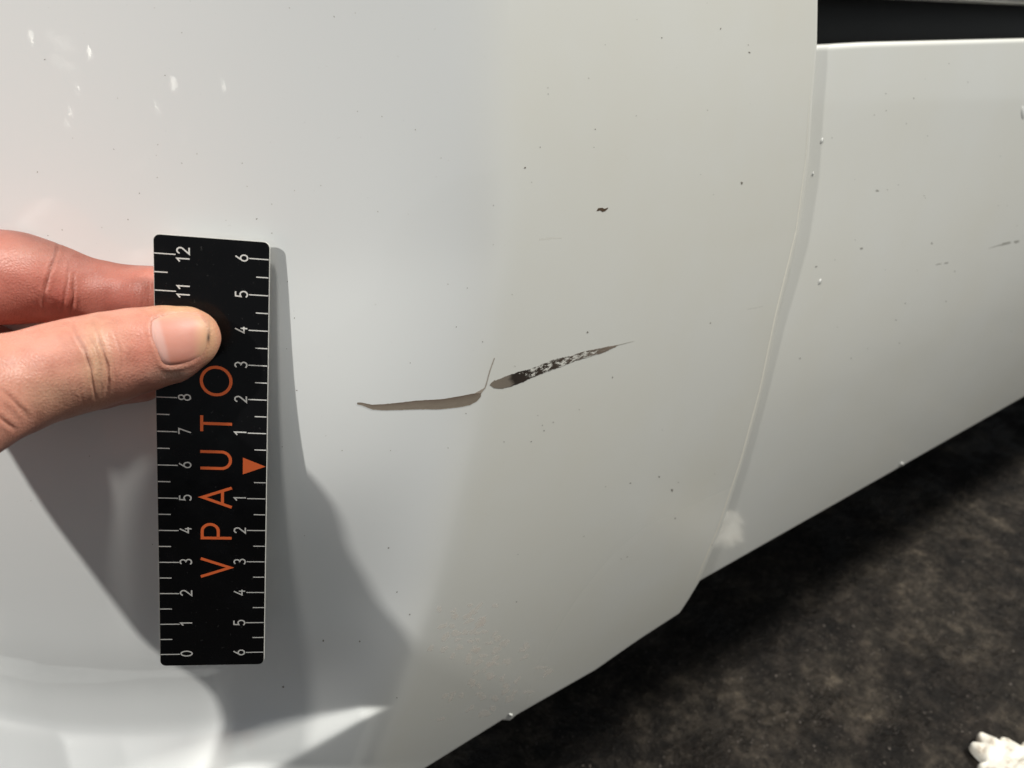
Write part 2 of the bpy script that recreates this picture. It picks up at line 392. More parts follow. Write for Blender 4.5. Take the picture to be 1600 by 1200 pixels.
def blobs(name, pts, mat, f=ysurf, lift=.004, dome=0.0, n=9, rough=.3):
    V, F = [], []
    for (px, py, rx, ry, ang) in pts:
        c = len(V); th = np.linspace(0, 2 * np.pi, n, endpoint=False)
        rr = 1 + RNG.normal(0, rough, n) * .8; rr = np.clip(rr, .35, 1.7)
        ex = rx * rr * np.cos(th); ey = ry * rr * np.sin(th); ca, sa = math.cos(ang), math.sin(ang)
        X = np.concatenate([[px], px + ex * ca - ey * sa]); Y = np.concatenate([[py], py + ex * sa + ey * ca])
        P = unproj(X, Y, f); nn = snormal(P[:, 0], P[:, 2], f)
        L = np.full(len(X), lift); L[0] += dome
        if dome: L[1:] = -.004
        P = P + nn * L[:, None]
        if dome:                                   # rounded drop: add a middle ring
            X2 = np.concatenate([px + .6 * (ex * ca - ey * sa)]); Y2 = py + .6 * (ex * sa + ey * ca)
            Q = unproj(X2, Y2, f); Q = Q + snormal(Q[:, 0], Q[:, 2], f) * (lift + dome * .8)
            V += [tuple(p) for p in P] + [tuple(p) for p in Q]
            for i in range(n):
                j = (i + 1) % n
                F.append((c, c + 1 + n + j, c + 1 + n + i)); F.append((c + 1 + n + i, c + 1 + n + j, c + 1 + j, c + 1 + i))
        else:
            V += [tuple(p) for p in P]; F += [(c, c + 1 + (i + 1) % n, c + 1 + i) for i in range(n)]
    return car_part(name, V, F, mat)
known = [(258, 118, 1.9), (178, 233, 1.6), (218, 302, 1.6), (200, 343, 1.8), (522, 26, 1.6), (284, 255, 1.6), (401, 342, 2), (75, 368, 1.7), (70, 93, 1.6), (607, 856, 1.9), (442, 1073, 2.6),
         (505, 1001, 2), (562, 1002, 2.2), (620, 925, 1.8), (713, 511, 1.5), (754, 534, 1.6), (641, 567, 1.5), (728, 646, 1.7), (1159, 286, 3), (1126, 45, 1.8), (1171, 82, 2.3), (928, 230, 1.2),
         (844, 230, 1.7), (820, 262, 2.2), (930, 202, 1.4), (1034, 59, 1.4), (918, 519, 2.2), (957, 590, 2), (1110, 505, 2), (771, 321, 1.2), (1030, 745, 1.7), (850, 673, 1.5), (1050, 766, 3.4), (985, 755, 1.5),
         (1055, 810, 1.7), (912, 838, 1.3), (980, 870, 1.4), (807, 940, 1.5), (460, 497, 1.6), (449, 440, 1.5), (464, 610, 1.9), (448, 545, 1.3), (620, 1090, 1.5), (640, 960, 1.6), (700, 700, 1.3), (730, 450, 1.4), (830, 690, 1.6), (905, 640, 1.3)]
pts = [(x, y, r * .72, r * random.uniform(.35, .65), random.uniform(0, 3)) for x, y, r in known]
faint = [(RNG.uniform(20, 1180), RNG.uniform(10, 880), RNG.uniform(.6, 1.15), RNG.uniform(.5, 1.0), RNG.uniform(0, 3)) for _ in range(70)]
SPECK = principled("grit_specks", (.21, .19, .16), .7).mat
o = blobs("dirt_specks", pts, SPECK, n=7); o['kind'] = 'stuff'
o = blobs("dust_specks", faint, principled("dust_specks", (.42, .40, .36), .7).mat, n=7); o['kind'] = 'stuff'
pts = [(1346, 388, 2.2, 1.7, 0), (1371, 298, 2.2, 1.7, 0), (1275, 417, 1.8, 1.2, 0), (1478, 411, 4, 1.4, -.3), (1466, 413, 7, .7, -.25), (1570, 381, 9, 1.6, -.25), (1588, 378, 6, 2, -.2), (1555, 385, 12, .6, -.3), (1456, 380, 1.5, 1.8, 0), (1250, 560, 1.6, 1.2, 0), (1400, 500, 1.4, 1, 0), (1330, 560, 1.3, 1, 0)]
pts += [(RNG.uniform(1290, 1590), RNG.uniform(90, 560), RNG.uniform(.6, 1.1), RNG.uniform(.5, 1), RNG.uniform(0, 3)) for _ in range(30)]
o = blobs("dirt_specks", pts, principled("grey_specks", (.34, .33, .30), .7).mat, f=ysill, n=7); o['kind'] = 'stuff'
# mottled pale spots near the crease foot
pts = []
for _ in range(95):
    y = RNG.uniform(945, 1128); c = 705 + (y - 945) * .35; x = RNG.normal(c + 22, 30 + (y - 945) * .06)
    if x < 668 or y > 1106 - (x - 797) * .6: continue
    pts.append((x, y, RNG.uniform(3, 9), RNG.uniform(2.2, 5), RNG.uniform(-.9, -.1)))
o = blobs("pale_spots", pts, principled("pale_spot_tone", (.95, .88, .81), .6, Alpha=.34).mat, n=9, rough=.4, lift=.003); o['kind'] = 'stuff'
SCUFF = principled("faint_scuff", (.55, .49, .40), .6, Alpha=.08).mat
for a_, b_ in (([(842, 373), (860, 370.5), (878, 371)], [(842, 375.5), (860, 374.5), (878, 373)]), ([(1168, 482), (1180, 480), (1192, 478)], [(1168, 484), (1180, 482.5), (1192, 479.5)])):
    strip("scuff", a_, b_, SCUFF, n=40, k=5, lift=.003, jag=.5)
CREAM = principled("seam_cream", (.92, .88, .78), .5).mat
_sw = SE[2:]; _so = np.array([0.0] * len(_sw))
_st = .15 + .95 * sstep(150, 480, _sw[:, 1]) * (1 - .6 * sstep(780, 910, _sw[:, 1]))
o = strip("seam_line", np.c_[_sw[:, 0] - 3 - _st, _sw[:, 1]], np.c_[_sw[:, 0] - 3 + _st, _sw[:, 1]], CREAM, n=160, k=3, lift=.004, jag=.22)  # thin cream line set just inside the bumper's seam edge
o['label'] = "thin cream line along the bumper's seam edge"
DROP = principled("white_paint_drop", (.82, .82, .78), .25, Coat__Weight=1.0).mat
for p in [(1284, 220, 1.8, 5, .25), (1270, 272, 1.1, 3.2, .2), (1281, 440, 1.9, 5.5, .3), (1598, 176, 3, 12, 0)]:
    o = blobs("paint_drop", [p], DROP, f=ysill, dome=.03, n=10, rough=.1)
o = blobs("paint_drop", [(1409, 725, 4, 3.4, 0)], DROP, f=ysill, dome=.06, n=10, rough=.15)
o = blobs("paint_drop", [(798, 1117, 4, 3, 0)], DROP, f=ysurf, dome=.06, n=10, rough=.15)

# ------------------------------------------------------------------ ruler
RW = np.array([0.87994548, -0.46124954, -0.11377528]); RL = np.array([0.20978892, 0.16239479, 0.96416624]); RN = np.array([-.42624472, -.87228252, .2396636])
RO = np.array([0.77073591, 19.61009842, -17.17170701])
ruler = bpy.data.objects.new("ruler", None); COL.objects.link(ruler); ruler.empty_display_size = .02
o0 = m(RO)
ruler.matrix_world = Matrix(((RW[0], RL[0], RN[0], o0[0]), (RW[1], RL[1], RN[1], o0[1]), (RW[2], RL[2], RN[2], o0[2]), (0, 0, 0, 1)))
tag(ruler, "black plastic ruler with white centimetre marks and orange letters, held upright", "ruler")
RWD, RT, RB = 3.028, 12.517, -.39
def rpart(name, V, F, mat, smooth=False):
    V = np.asarray(V, float)
    if V.shape[1] == 2: V = np.c_[V, np.zeros(len(V))]
    o = mesh_obj(name, V * .01, F, mat, None, smooth, world_cm=False); o.parent = ruler; return o
def rrect(x0, x1, y0, y1, r, n=6):
    P = []
    for cx, cy, a0 in ((x1 - r, y1 - r, 0), (x0 + r, y1 - r, 90), (x0 + r, y0 + r, 180), (x1 - r, y0 + r, 270)):
        P += [(cx + r * math.cos(math.radians(a0 + 90 * i / n)), cy + r * math.sin(math.radians(a0 + 90 * i / n))) for i in range(n + 1)]
    return P
def slab(poly, z0, z1):
    n = len(poly); V = [(x, y, z0) for x, y in poly] + [(x, y, z1) for x, y in poly]
    return V, [tuple(range(n))[::-1], tuple(range(n, 2 * n))] + [(i, (i + 1) % n, n + (i + 1) % n, n + i) for i in range(n)]
CORE = principled("white_plastic_core", (.78, .76, .70), .4).mat
def ruler_face_material():
    q = NT("gloss_black_plastic"); co = q.n('ShaderNodeTexCoord').outputs['Object']
    n = q.noise(700, 4, .6, co); n2 = q.noise(90, 5, .65, co)
    c = q.ramp(n.outputs[0], [(.66, (.004, .004, .0045)), (.80, (.05, .05, .048))]).outputs[0]
    q.l(c, q.b.inputs['Base Color'])
    r = q.ramp(n2.outputs[0], [(.38, (.08, .08, .08)), (.68, (.34, .34, .34))]); q.l(r.outputs[0], q.b.inputs['Roughness'])
    q.b.inputs['Specular IOR Level'].default_value = .16
    return q.mat
RFACE = ruler_face_material()
V, F = slab(rrect(0, RWD, RB, RT, .17), -.085, -.012); core = rpart("core", V, F, CORE)
core['label'] = "white edge of the ruler's core"
V, F = slab(rrect(.012, RWD - .012, RB + .012, RT - .014, .16), -.012, 0.0); rpart("black_face", V, F, RFACE)
WHT = principled("white_print", (.62, .61, .58), .5).mat
ORG = principled("orange_print", (.80, .145, .035), .5).mat
ZP = .003
def quad(x0, x1, y0, y1): return [(x0, y0, ZP), (x1, y0, ZP), (x1, y1, ZP), (x0, y1, ZP)]
tick_mesh = {}
def tick(x0, x1, y, th):
    key = (round(x1 - x0, 3), th)
    if key not in tick_mesh:
        me = bpy.data.meshes.new("graduation_mark"); d = (x1 - x0) * .01; h = th * .005
        me.from_pydata([(0, -h, 0), (d, -h, 0), (d, h, 0), (0, h, 0)], [], [(0, 1, 2, 3)]); me.materials.append(WHT); tick_mesh[key] = me
    o = bpy.data.objects.new("graduation_mark", tick_mesh[key]); COL.objects.link(o); o.parent = ruler
    o.location = (x0 * .01, y * .01, ZP * .01)
for k in range(25):
    tick(.02, .57 if k % 2 == 0 else .36, k * .5, .030)
MID = 6.033
for k in range(-12, 13):
    if k == 0: continue
    l = .52 if k % 2 == 0 else .33
    tick(RWD - .02 - l, RWD - .02, MID + k * .5, .030)
# letters drawn as strokes; local letter frame: (a along the ruler, b = letter height 0..1)
def stroke(paths, wd):
    V, F = [], []
    for pts, closed in paths:
        P = np.array(pts, float); n = len(P)
        T = np.roll(P, -1, 0) - P if closed else np.vstack([np.diff(P, axis=0), P[-1] - P[-2]])
        T /= np.linalg.norm(T, axis=1, keepdims=True)
        Tp = np.roll(T, 1, 0) if closed else np.vstack([T[:1], T[:-1]])
        nn = np.stack([-T[:, 1], T[:, 0]], 1); npv = np.stack([-Tp[:, 1], Tp[:, 0]], 1)
        mt = nn + npv; mt /= np.linalg.norm(mt, axis=1, keepdims=True)
        mt = mt / np.maximum((mt * nn).sum(1, keepdims=True), .35)
        b0 = len(V); V += [tuple(p) for p in P + mt * wd / 2] + [tuple(p) for p in P - mt * wd / 2]
        for i in range(n if closed else n - 1):
            j = (i + 1) % n; F.append((b0 + i, b0 + n + i, b0 + n + j, b0 + j))
    return np.array(V), F
def arc(cx, cy, rx, ry, a0, a1, n=24): return [(cx + rx * math.cos(math.radians(a0 + (a1 - a0) * i / n)), cy + ry * math.sin(math.radians(a0 + (a1 - a0) * i / n))) for i in range(n + 1)]
DIG = {
 '0': [(arc(.3, .5, .25, .46, 0, 350, 36), True)],
 '1': [([(.10, .76), (.36, .96), (.36, .02)], False)],
 '2': [(arc(.3, .70, .24, .26, 165, -35, 16) + [(.04, .05), (.57, .05)], False)],
 '3': [(arc(.28, .73, .22, .23, 150, -80, 14) + arc(.28, .27, .26, .23, 80, -150, 16), False)],
 '4': [([(.42, .97), (.05, .29), (.58, .29)], False), ([(.43, .55), (.43, .02)], False)],
 '5': [([(.52, .95), (.13, .95), (.10, .54)] + arc(.28, .32, .27, .28, 118, -145, 18), False)],
 '6': [([(.44, .97), (.10, .47)], False), (arc(.3, .31, .25, .27, 0, 350, 26), True)],
 '7': [([(.04, .95), (.56, .95), (.2, .02)], False)],
 '8': [(arc(.3, .74, .2, .21, 0, 348, 24), True), (arc(.3, .28, .25, .245, 0, 350, 26), True)],
 '9': [([(.16, .03), (.50, .53)], False), (arc(.3, .69, .25, .27, 0, 350, 26), True)],
}
def layer(paths, wd):                              # every stroke a hair above the one before
    Vs, Fs = [], []
    for n_, p_ in enumerate(paths):
        P, F = stroke([p_], wd); b0 = len(Vs); Vs += [(x, y, .0007 * n_) for x, y in P]; Fs += [tuple(b0 + q for q in f) for f in F]
    return np.array(Vs), Fs
def numeral(txt, xc_, yc_, h=.345):
    n = len(txt); adv = .74
    paths = [([(x + i * adv - (.3 + adv * (n - 1) / 2), y - .5) for x, y in pts], cl) for i, ch in enumerate(txt) for pts, cl in DIG[ch]]
    P, F = layer(paths, .115)
    rpart("numeral", np.stack([xc_ - P[:, 1] * h, yc_ + P[:, 0] * h * .92, ZP + P[:, 2]], 1), F, WHT)
for k in range(13): numeral(str(k), .765, k + (.02 if k < 12 else 0))
for k in range(1, 7):
    numeral(str(k), RWD - .74, MID + k); numeral(str(k), RWD - .74, MID - k)
LH = .87; q_ = .0425
LET = {
 'V': [([(-.29, LH), (0, .04), (.29, LH)], False)],
 'P': [([(-.2, 0), (-.2, LH - q_)] + [(.02, LH - q_)] + arc(.02, LH - q_ - .225, .21, .225, 90, -90, 14)[1:] + [(-.2, LH - q_ - .45)], False)],
 'A': [([(-.3, 0), (0, LH - .05), (.3, 0)], False), ([(-.2, .26), (.2, .26)], False)],
 'U': [([(-.25, LH), (-.25, .29)] + arc(0, .29, .25, .25, 180, 360, 20)[1:] + [(.25, LH)], False)],
 'T': [([(0, 0), (0, LH - .085)], False), ([(-.235, LH - q_), (.235, LH - q_)], False)],
 'O': [(arc(0, LH / 2, .40, .40, 0, 345, 46), True)],
}
for ch, yc_ in zip("VPAUTO", (2.84, 3.98, 5.05, 6.19, 7.28, 8.53)):
    P, F = layer(LET[ch], .085)
    Vl = np.stack([2.055 - P[:, 1], yc_ + P[:, 0], ZP + P[:, 2]], 1)
    rpart("letter", Vl, F, ORG)
rpart("pointer", [(2.36, MID - .255, ZP), (3.0, MID, ZP), (2.36, MID + .255, ZP)], [(0, 1, 2)], ORG)

# ------------------------------------------------------------------ hand (implicit surface, one continuous mesh)
#HAND#
def ruler_depth(px, py):
    d = rays(np.array([float(px)]), np.array([float(py)]))[0]; return float(RN @ RO / (RN @ d))
def pw(px, py, w): return at(np.array(float(px)), np.array(float(py)), np.array(float(w)))
VIEW = rays(np.array([150.]), np.array([560.]))[0]; VIEW = VIEW / np.linalg.norm(VIEW)
WRIST = np.array([-8.2, 17.5, -9.3])
rd = ruler_depth
CH = {}                                            # chain name -> (points, radii, flatten direction, flatten)
def chain(name, rows, flat=1.0, fdir=None):
    P = np.array([pw(*r[:3]) if len(r) == 4 else r[0] for r in rows]); rr = np.array([r[-1] for r in rows], float)
    CH[name] = (P, rr, VIEW if fdir is None else fdir, flat)
chain('thumb', [(297, 527, rd(297, 527) - .66, .79), (262, 538, rd(262, 538) - .90, .985), (205, 550, 19.15, 1.06), (150, 564, 18.75, 1.115), (100, 577, 18.35, 1.12), (45, 593, 17.9, 1.10), (0, 607, 17.45, 1.18),
                (-70, 630, 16.7, 1.36), (-190, 670, 15.4, 1.8)], .84)
chain('index', [(292, 470, rd(292, 470) + .66, .52), (240, 457, rd(240, 457) + .78, .68), (170, 450, 21.5, .96), (100, 442, 21.2, 1.10), (40, 435, 20.8, 1.18), (0, 433, 20.4, 1.225), (-70, 438, 19.5, 1.27), (-230, 470, 17.4, 1.4)], .9)
chain('middle', [(222, 596, rd(222, 596) + .75, .6), (150, 598, 21.3, .72), (60, 585, 21.3, .86), (-30, 556, 21.1, .95), (-230, 555, 17.2, 1.35)])
chain('ring', [(72, 628, 20.5, .60), (0, 640, 19.8, .74), (-90, 640, 18.8, .85), (-230, 630, 17.0, 1.25)])
chain('little', [(-60, 668, 19.2, .55), (-130, 690, 18.2, .7), (-220, 690, 16.6, 1.1)])
palm_pts = [CH[k][0][-1] for k in ('index', 'middle', 'ring', 'little', 'thumb')]
def cap_eval(Q, a, b, ra, rb, f, s):
    pa = Q - a; ba = b - a
    if s != 1: 
        pa = pa + (1 / s - 1) * (pa @ f)[..., None] * f; ba = ba + (1 / s - 1) * (ba @ f) * f
    h = np.clip((pa @ ba) / (ba @ ba), 0, 1)
    return np.linalg.norm(pa - h[..., None] * ba, axis=-1) - (ra + (rb - ra) * h)
def smin(a, b, k):
    h = np.clip(k - np.abs(a - b), 0, None) / k; return np.minimum(a, b) - h * h * k * .25
PALM = [(p, WRIST, CH[k][1][-1] * (1.0 if k != 'thumb' else .95), 2.6) for k, p in zip(('index', 'middle', 'ring', 'little', 'thumb'), palm_pts)]
PALM += [(palm_pts[i], palm_pts[i + 1], 1.2, 1.2) for i in range(3)] + [((palm_pts[0] + palm_pts[1]) / 2, (palm_pts[4] * .5 + WRIST * .5), 1.3, 1.7)]
PALM += [(np.array([-6.6, 21.9, -6.5]), np.array([-8.2, 18.2, -9.4]), 1.5, 2.6)]
FORE = np.array([-11.9, 12.2, -20.5])
PALM += [(WRIST, FORE, 2.6, 3.0)]
def chain_eval(Q, name, k=.30):
    P, rr, f, s = CH[name]; d = None
    for i in range(len(P) - 1):
        e = cap_eval(Q, P[i], P[i + 1], rr[i], rr[i + 1], f, s); d = e if d is None else smin(d, e, k)
    return d
def palm_eval(Q):
    d = None
    for a, b, ra, rb in PALM:
        e = cap_eval(Q, a, b, ra, rb, VIEW, 1.0); d = e if d is None else smin(d, e, .8)
    return d
VOX = .05
allp = np.vstack([c[0] for c in CH.values()] + [WRIST[None]])
lo = allp.min(0) - 3.2; hi = allp.max(0) + 1.9
lo[1] = min(lo[1], WRIST[1] - 5.5); lo[2] = min(lo[2], WRIST[2] - 6.0)
dims = np.ceil((hi - lo) / VOX).astype(int) + 1
D = np.full(dims, 3.0, np.float32); DP = np.full(dims, 3.0, np.float32)
def block(pts, rad):
    a = np.clip(((pts.min(0) - rad - lo) / VOX).astype(int), 0, dims - 1); b = np.clip(((pts.max(0) + rad - lo) / VOX).astype(int) + 2, 1, dims)
    ax = [lo[i] + VOX * np.arange(a[i], b[i]) for i in range(3)]
    Q = np.stack(np.meshgrid(*ax, indexing='ij'), -1).astype(np.float32)
    return tuple(slice(a[i], b[i]) for i in range(3)), Q
for a, b, ra, rb in PALM:
    sl_, Q = block(np.array([a, b]), max(ra, rb) + 1.0)
    e = cap_eval(Q, a.astype(np.float32), b.astype(np.float32), ra, rb, VIEW, 1.0); DP[sl_] = smin(DP[sl_], e, .8)
D[:] = DP
for nme in CH:
    P, rr, f, s = CH[nme]
    Fd = np.full(dims, 3.0, np.float32) if False else None
    sl_, Q = block(P, rr.max() + .7)
    loc = np.full(Q.shape[:3], 3.0, np.float32)
    o_ = np.array([sl_[i].start for i in range(3)])
    for i in range(len(P) - 1):
        s2_, Q2 = block(P[i:i + 2], max(rr[i], rr[i + 1]) + .6)
        l2 = tuple(slice(s2_[j].start - o_[j], s2_[j].stop - o_[j]) for j in range(3))
        e = cap_eval(Q2, P[i].astype(np.float32), P[i + 1].astype(np.float32), rr[i], rr[i + 1], f.astype(np.float32), s)
        loc[l2] = smin(loc[l2], e, .30)
    D[sl_] = np.minimum(D[sl_], smin(DP[sl_], loc, .7))
    del Q, loc
def surface_nets(D, lo, vox):
    S = D < 0
    c = np.zeros(np.array(D.shape) - 1, np.int8)
    sl = [slice(0, -1), slice(1, None)]
    for i in (0, 1):
        for j in (0, 1):
            for k in (0, 1): c += S[sl[i], sl[j], sl[k]]
    act = (c > 0) & (c < 8); idx = np.argwhere(act)
    ids = np.full(act.shape, -1, np.int64); ids[act] = np.arange(len(idx))
    acc = np.zeros((len(idx), 3)); cnt = np.zeros(len(idx))
    cor = np.array([(i, j, k) for i in (0, 1) for j in (0, 1) for k in (0, 1)])
    for a in range(8):
        for b in range(a + 1, 8):
            if np.abs(cor[a] - cor[b]).sum() != 1: continue
            pa = idx + cor[a]; pb = idx + cor[b]
            va = D[pa[:, 0], pa[:, 1], pa[:, 2]].astype(float); vb = D[pb[:, 0], pb[:, 1], pb[:, 2]].astype(float)
            x = (va < 0) != (vb < 0); t = np.where(x, va / np.where(x, va - vb, 1), 0)
            acc += np.where(x[:, None], cor[a] + t[:, None] * (cor[b] - cor[a]), 0); cnt += x
    V = lo + vox * (idx + acc / cnt[:, None])
    Fs = []
    for ax in range(3):
        o1, o2 = [q for q in range(3) if q != ax]
        s0 = [slice(1, -1)] * 3; s0[ax] = slice(0, -1); s1 = list(s0); s1[ax] = slice(1, None)
        A = S[tuple(s0)]; B = S[tuple(s1)]
        e = np.argwhere(A != B); off = np.array([1, 1, 1]); off[ax] = 0; e = e + off
        ins = S[e[:, 0], e[:, 1], e[:, 2]]
        def cid(d1, d2):
            q = e.copy(); q[:, o1] -= d1; q[:, o2] -= d2; return ids[q[:, 0], q[:, 1], q[:, 2]]
        quad_ = np.stack([cid(0, 0), cid(1, 0), cid(1, 1), cid(0, 1)], 1)
        fl = ins if ax != 1 else ~ins
        quad_ = np.where(fl[:, None], quad_, quad_[:, ::-1]); Fs.append(quad_)
    return V, np.vstack(Fs)
HV, HF = surface_nets(D, lo, VOX); del D, DP
HF = HF[(HF >= 0).all(1)]
lab = np.arange(len(HV))                           # keep the one big piece
for _ in range(400):
    mn = lab[HF].min(1); new = lab.copy()
    for i in range(4): np.minimum.at(new, HF[:, i], mn)
    new = new[new]
    if (new == lab).all(): break
    lab = new
keep = lab == np.bincount(lab).argmax()
remap = np.cumsum(keep) - 1; HF = remap[HF[keep[HF].all(1)]]; HV = HV[keep]
def vnormals(V, F):
    n = np.cross(V[F[:, 2]] - V[F[:, 0]], V[F[:, 3]] - V[F[:, 1]]); N = np.zeros_like(V)
    for i in range(4):
        for c_ in range(3): N[:, c_] += np.bincount(F[:, i], n[:, c_], len(V))
    return N / np.maximum(np.linalg.norm(N, axis=1, keepdims=True), 1e-12)
def smooth_mesh(V, F, it, lam):
    e = np.vstack([F[:, [0, 1]], F[:, [1, 2]], F[:, [2, 3]], F[:, [3, 0]]])
    deg = np.bincount(e[:, 0], minlength=len(V)) + np.bincount(e[:, 1], minlength=len(V))
    for k in range(it):
        A = np.stack([np.bincount(e[:, 0], V[e[:, 1], c_], len(V)) + np.bincount(e[:, 1], V[e[:, 0], c_], len(V)) for c_ in range(3)], 1) / np.maximum(deg, 1)[:, None]
        V = V + lam * (A - V)
    return V
HV = smooth_mesh(HV, HF, 8, .5)
# finer mesh where the hand shows
def refine(V, F, sel):
    Fs = F[sel]; n0 = len(V)
    E = np.sort(np.vstack([Fs[:, [0, 1]], Fs[:, [1, 2]], Fs[:, [2, 3]], Fs[:, [3, 0]]]), 1)
    key = E[:, 0].astype(np.int64) * n0 + E[:, 1]; uq, inv = np.unique(key, return_inverse=True)
    mid = (V[uq // n0] + V[uq % n0]) / 2; k = len(Fs)
    e = [n0 + inv[i * k:(i + 1) * k] for i in range(4)]; cen = n0 + len(uq) + np.arange(k)
    V2 = np.vstack([V, mid, V[Fs].mean(1)])
    new = [np.stack([Fs[:, i], e[i], cen, e[(i - 1) % 4]], 1) for i in range(4)]
    return V2, np.vstack([F[~sel]] + new)
def visible(V, F):
    N = vnormals(V, F); x, y, w = to_px(V); f = ((N * V).sum(1) < .1) & (x > -60) & (x < 400) & (y > 340) & (y < 730) & (w > 1)
    return f[F].all(1)
HV, HF = refine(HV, HF, visible(HV, HF)); HV = smooth_mesh(HV, HF, 2, .4)
HN = vnormals(HV, HF)
part_d = np.stack([chain_eval(HV, k) for k in CH], 1); part = part_d.argmin(1); PNAMES = list(CH)
hx, hy, hw_ = to_px(HV)
front = (HN * HV).sum(1) < 0
def pdist(px, py, poly, along=False):
    best = np.full(px.shape, 1e9); par = np.zeros(px.shape); poly = np.array(poly, float)
    ln = np.hypot(*np.diff(poly, axis=0).T); cum = np.concatenate([[0], np.cumsum(ln)])
    for i, (a, b) in enumerate(zip(poly[:-1], poly[1:])):
        ab = b - a; t = np.clip(((px - a[0]) * ab[0] + (py - a[1]) * ab[1]) / (ab @ ab), 0, 1)
        d = np.hypot(px - a[0] - t * ab[0], py - a[1] - t * ab[1]); u_ = d < best
        best = np.where(u_, d, best); par = np.where(u_, (cum[i] + t * ln[i]) / cum[-1], par)
    return (best, par) if along else best
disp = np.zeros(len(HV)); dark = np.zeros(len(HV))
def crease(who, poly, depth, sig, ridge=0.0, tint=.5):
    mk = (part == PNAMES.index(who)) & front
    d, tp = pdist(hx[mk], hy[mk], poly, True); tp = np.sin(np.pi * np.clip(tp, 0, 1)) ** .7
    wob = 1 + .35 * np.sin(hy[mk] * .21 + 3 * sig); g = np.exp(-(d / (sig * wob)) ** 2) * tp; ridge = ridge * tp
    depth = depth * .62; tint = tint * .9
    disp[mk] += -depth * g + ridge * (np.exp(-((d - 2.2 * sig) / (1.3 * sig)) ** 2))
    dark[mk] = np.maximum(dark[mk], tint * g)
crease('thumb', [(112, 506), (118, 523), (133, 549), (142, 576), (146, 604), (150, 626)], .055, 2.6, .022, .75)
crease('thumb', [(147, 508), (152, 523), (160, 545), (168, 571), (169.5, 596), (165, 618)], .05, 2.4, .022, .7)
crease('thumb', [(138, 522), (140, 530), (150, 545), (157, 571), (160, 595)], .022, 1.8, .006, .4)
crease('thumb', [(176, 515), (182, 530), (189, 550), (191, 573), (188, 590)], .02, 2.2, .006, .3)
crease('thumb', [(199, 540), (203, 555), (202, 575)], .010, 2.0, .0, .2)
crease('thumb', [(126, 520), (136, 536), (141, 542)], .014, 1.8, .0, .3)
crease('thumb', [(150, 545), (160, 541), (172, 541)], .010, 1.6, .0, .3)
crease('thumb', [(108, 585), (110, 605), (113, 628)], .012, 2.2, .0, .3)
crease('thumb', [(124, 590), (127, 610), (129, 632)], .012, 2.2, .0, .3)
crease('thumb', [(0, 606), (20, 625), (39, 645), (46, 657)], .03, 3.5, .01, .4)
crease('thumb', [(-12, 646), (0, 653), (13, 663), (26, 672)], .05, 3.5, .012, .6)
crease('index', [(92, 376), (91, 386), (84.5, 405), (73, 441), (66.6, 468), (71.5, 494)], .05, 2.8, .015, .6)
crease('index', [(108, 405), (105.6, 437), (101, 463), (96, 494)], .03, 2.2, .008, .4)
crease('index', [(115, 425), (114.6, 467), (110, 494)], .05, 2.6, .015, .6)
for i, xx_ in enumerate((204, 210, 215, 221, 226, 231)):
    crease('index', [(xx_ + 2 * (i % 2), 420 + 7 * (i % 3)), (xx_ + 2, 450), (xx_ - 1 + 2 * (i % 2), 480 + 5 * (i % 2))], .008 + .01 * (i == 5), 1.2 + .5 * (i % 3), .0, .16)
# bulging skin rolls of the knuckle, muscle bellies
def bulge(who, cx, cy, rx, ry, h):
    mk = (part == PNAMES.index(who)) & front
    disp[mk] += h * np.exp(-((hx[mk] - cx) / rx) ** 2 - ((hy[mk] - cy) / ry) ** 2)
bulge('thumb', 152, 560, 18, 55, .05); bulge('thumb', 215, 560, 26, 40, -.035); bulge('thumb', 70, 560, 40, 40, .04)
bulge('index', 90, 440, 20, 60, -.02); bulge('index', 160, 440, 40, 40, .04)
# nail outline
NAIL = np.array([(236, 503), (235.5, 511), (236, 519), (238, 528), (241, 537), (247, 553), (253, 567), (258, 571), (267, 572.5), (283, 570.5), (300, 565), (313, 557), (320.5, 546), (324.5, 530), (324, 516), (321, 506), (312, 494), (304, 488.5), (296, 486), (283, 486), (264, 490), (248, 494.5), (239, 498.5)])
def inside(px, py, poly):
    r = np.zeros(px.shape, bool); n = len(poly)
    for i in range(n):
        x1, y1 = poly[i]; x2, y2 = poly[(i + 1) % n]
        c_ = (y1 > py) != (y2 > py); r ^= c_ & (px < (x2 - x1) * (py - y1) / (y2 - y1 + 1e-12) + x1)
    return r
mk = (part == 0) & front
dn = pdist(hx[mk], hy[mk], np.vstack([NAIL, NAIL[:1]])); ins = inside(hx[mk], hy[mk], NAIL); sd = np.where(ins, -dn, dn)
tipw = sstep(322, 300, hx[mk])                     # the fold fades out at the free edge
disp[mk] += -.032 * sstep(1.5, -5, sd) + .022 * tipw * np.exp(-((sd - 4.5) / 4.0) ** 2)
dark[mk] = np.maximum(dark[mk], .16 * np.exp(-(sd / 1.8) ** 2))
# skin micro relief at low frequency
NZ = np.sin(HV @ np.array([5.1, 3.3, 4.7])) * np.sin(HV @ np.array([-3.7, 6.1, 2.9]) + 1.3)
HV0 = HV.copy(); HV = HV + HN * (disp + .006 * NZ)[:, None]

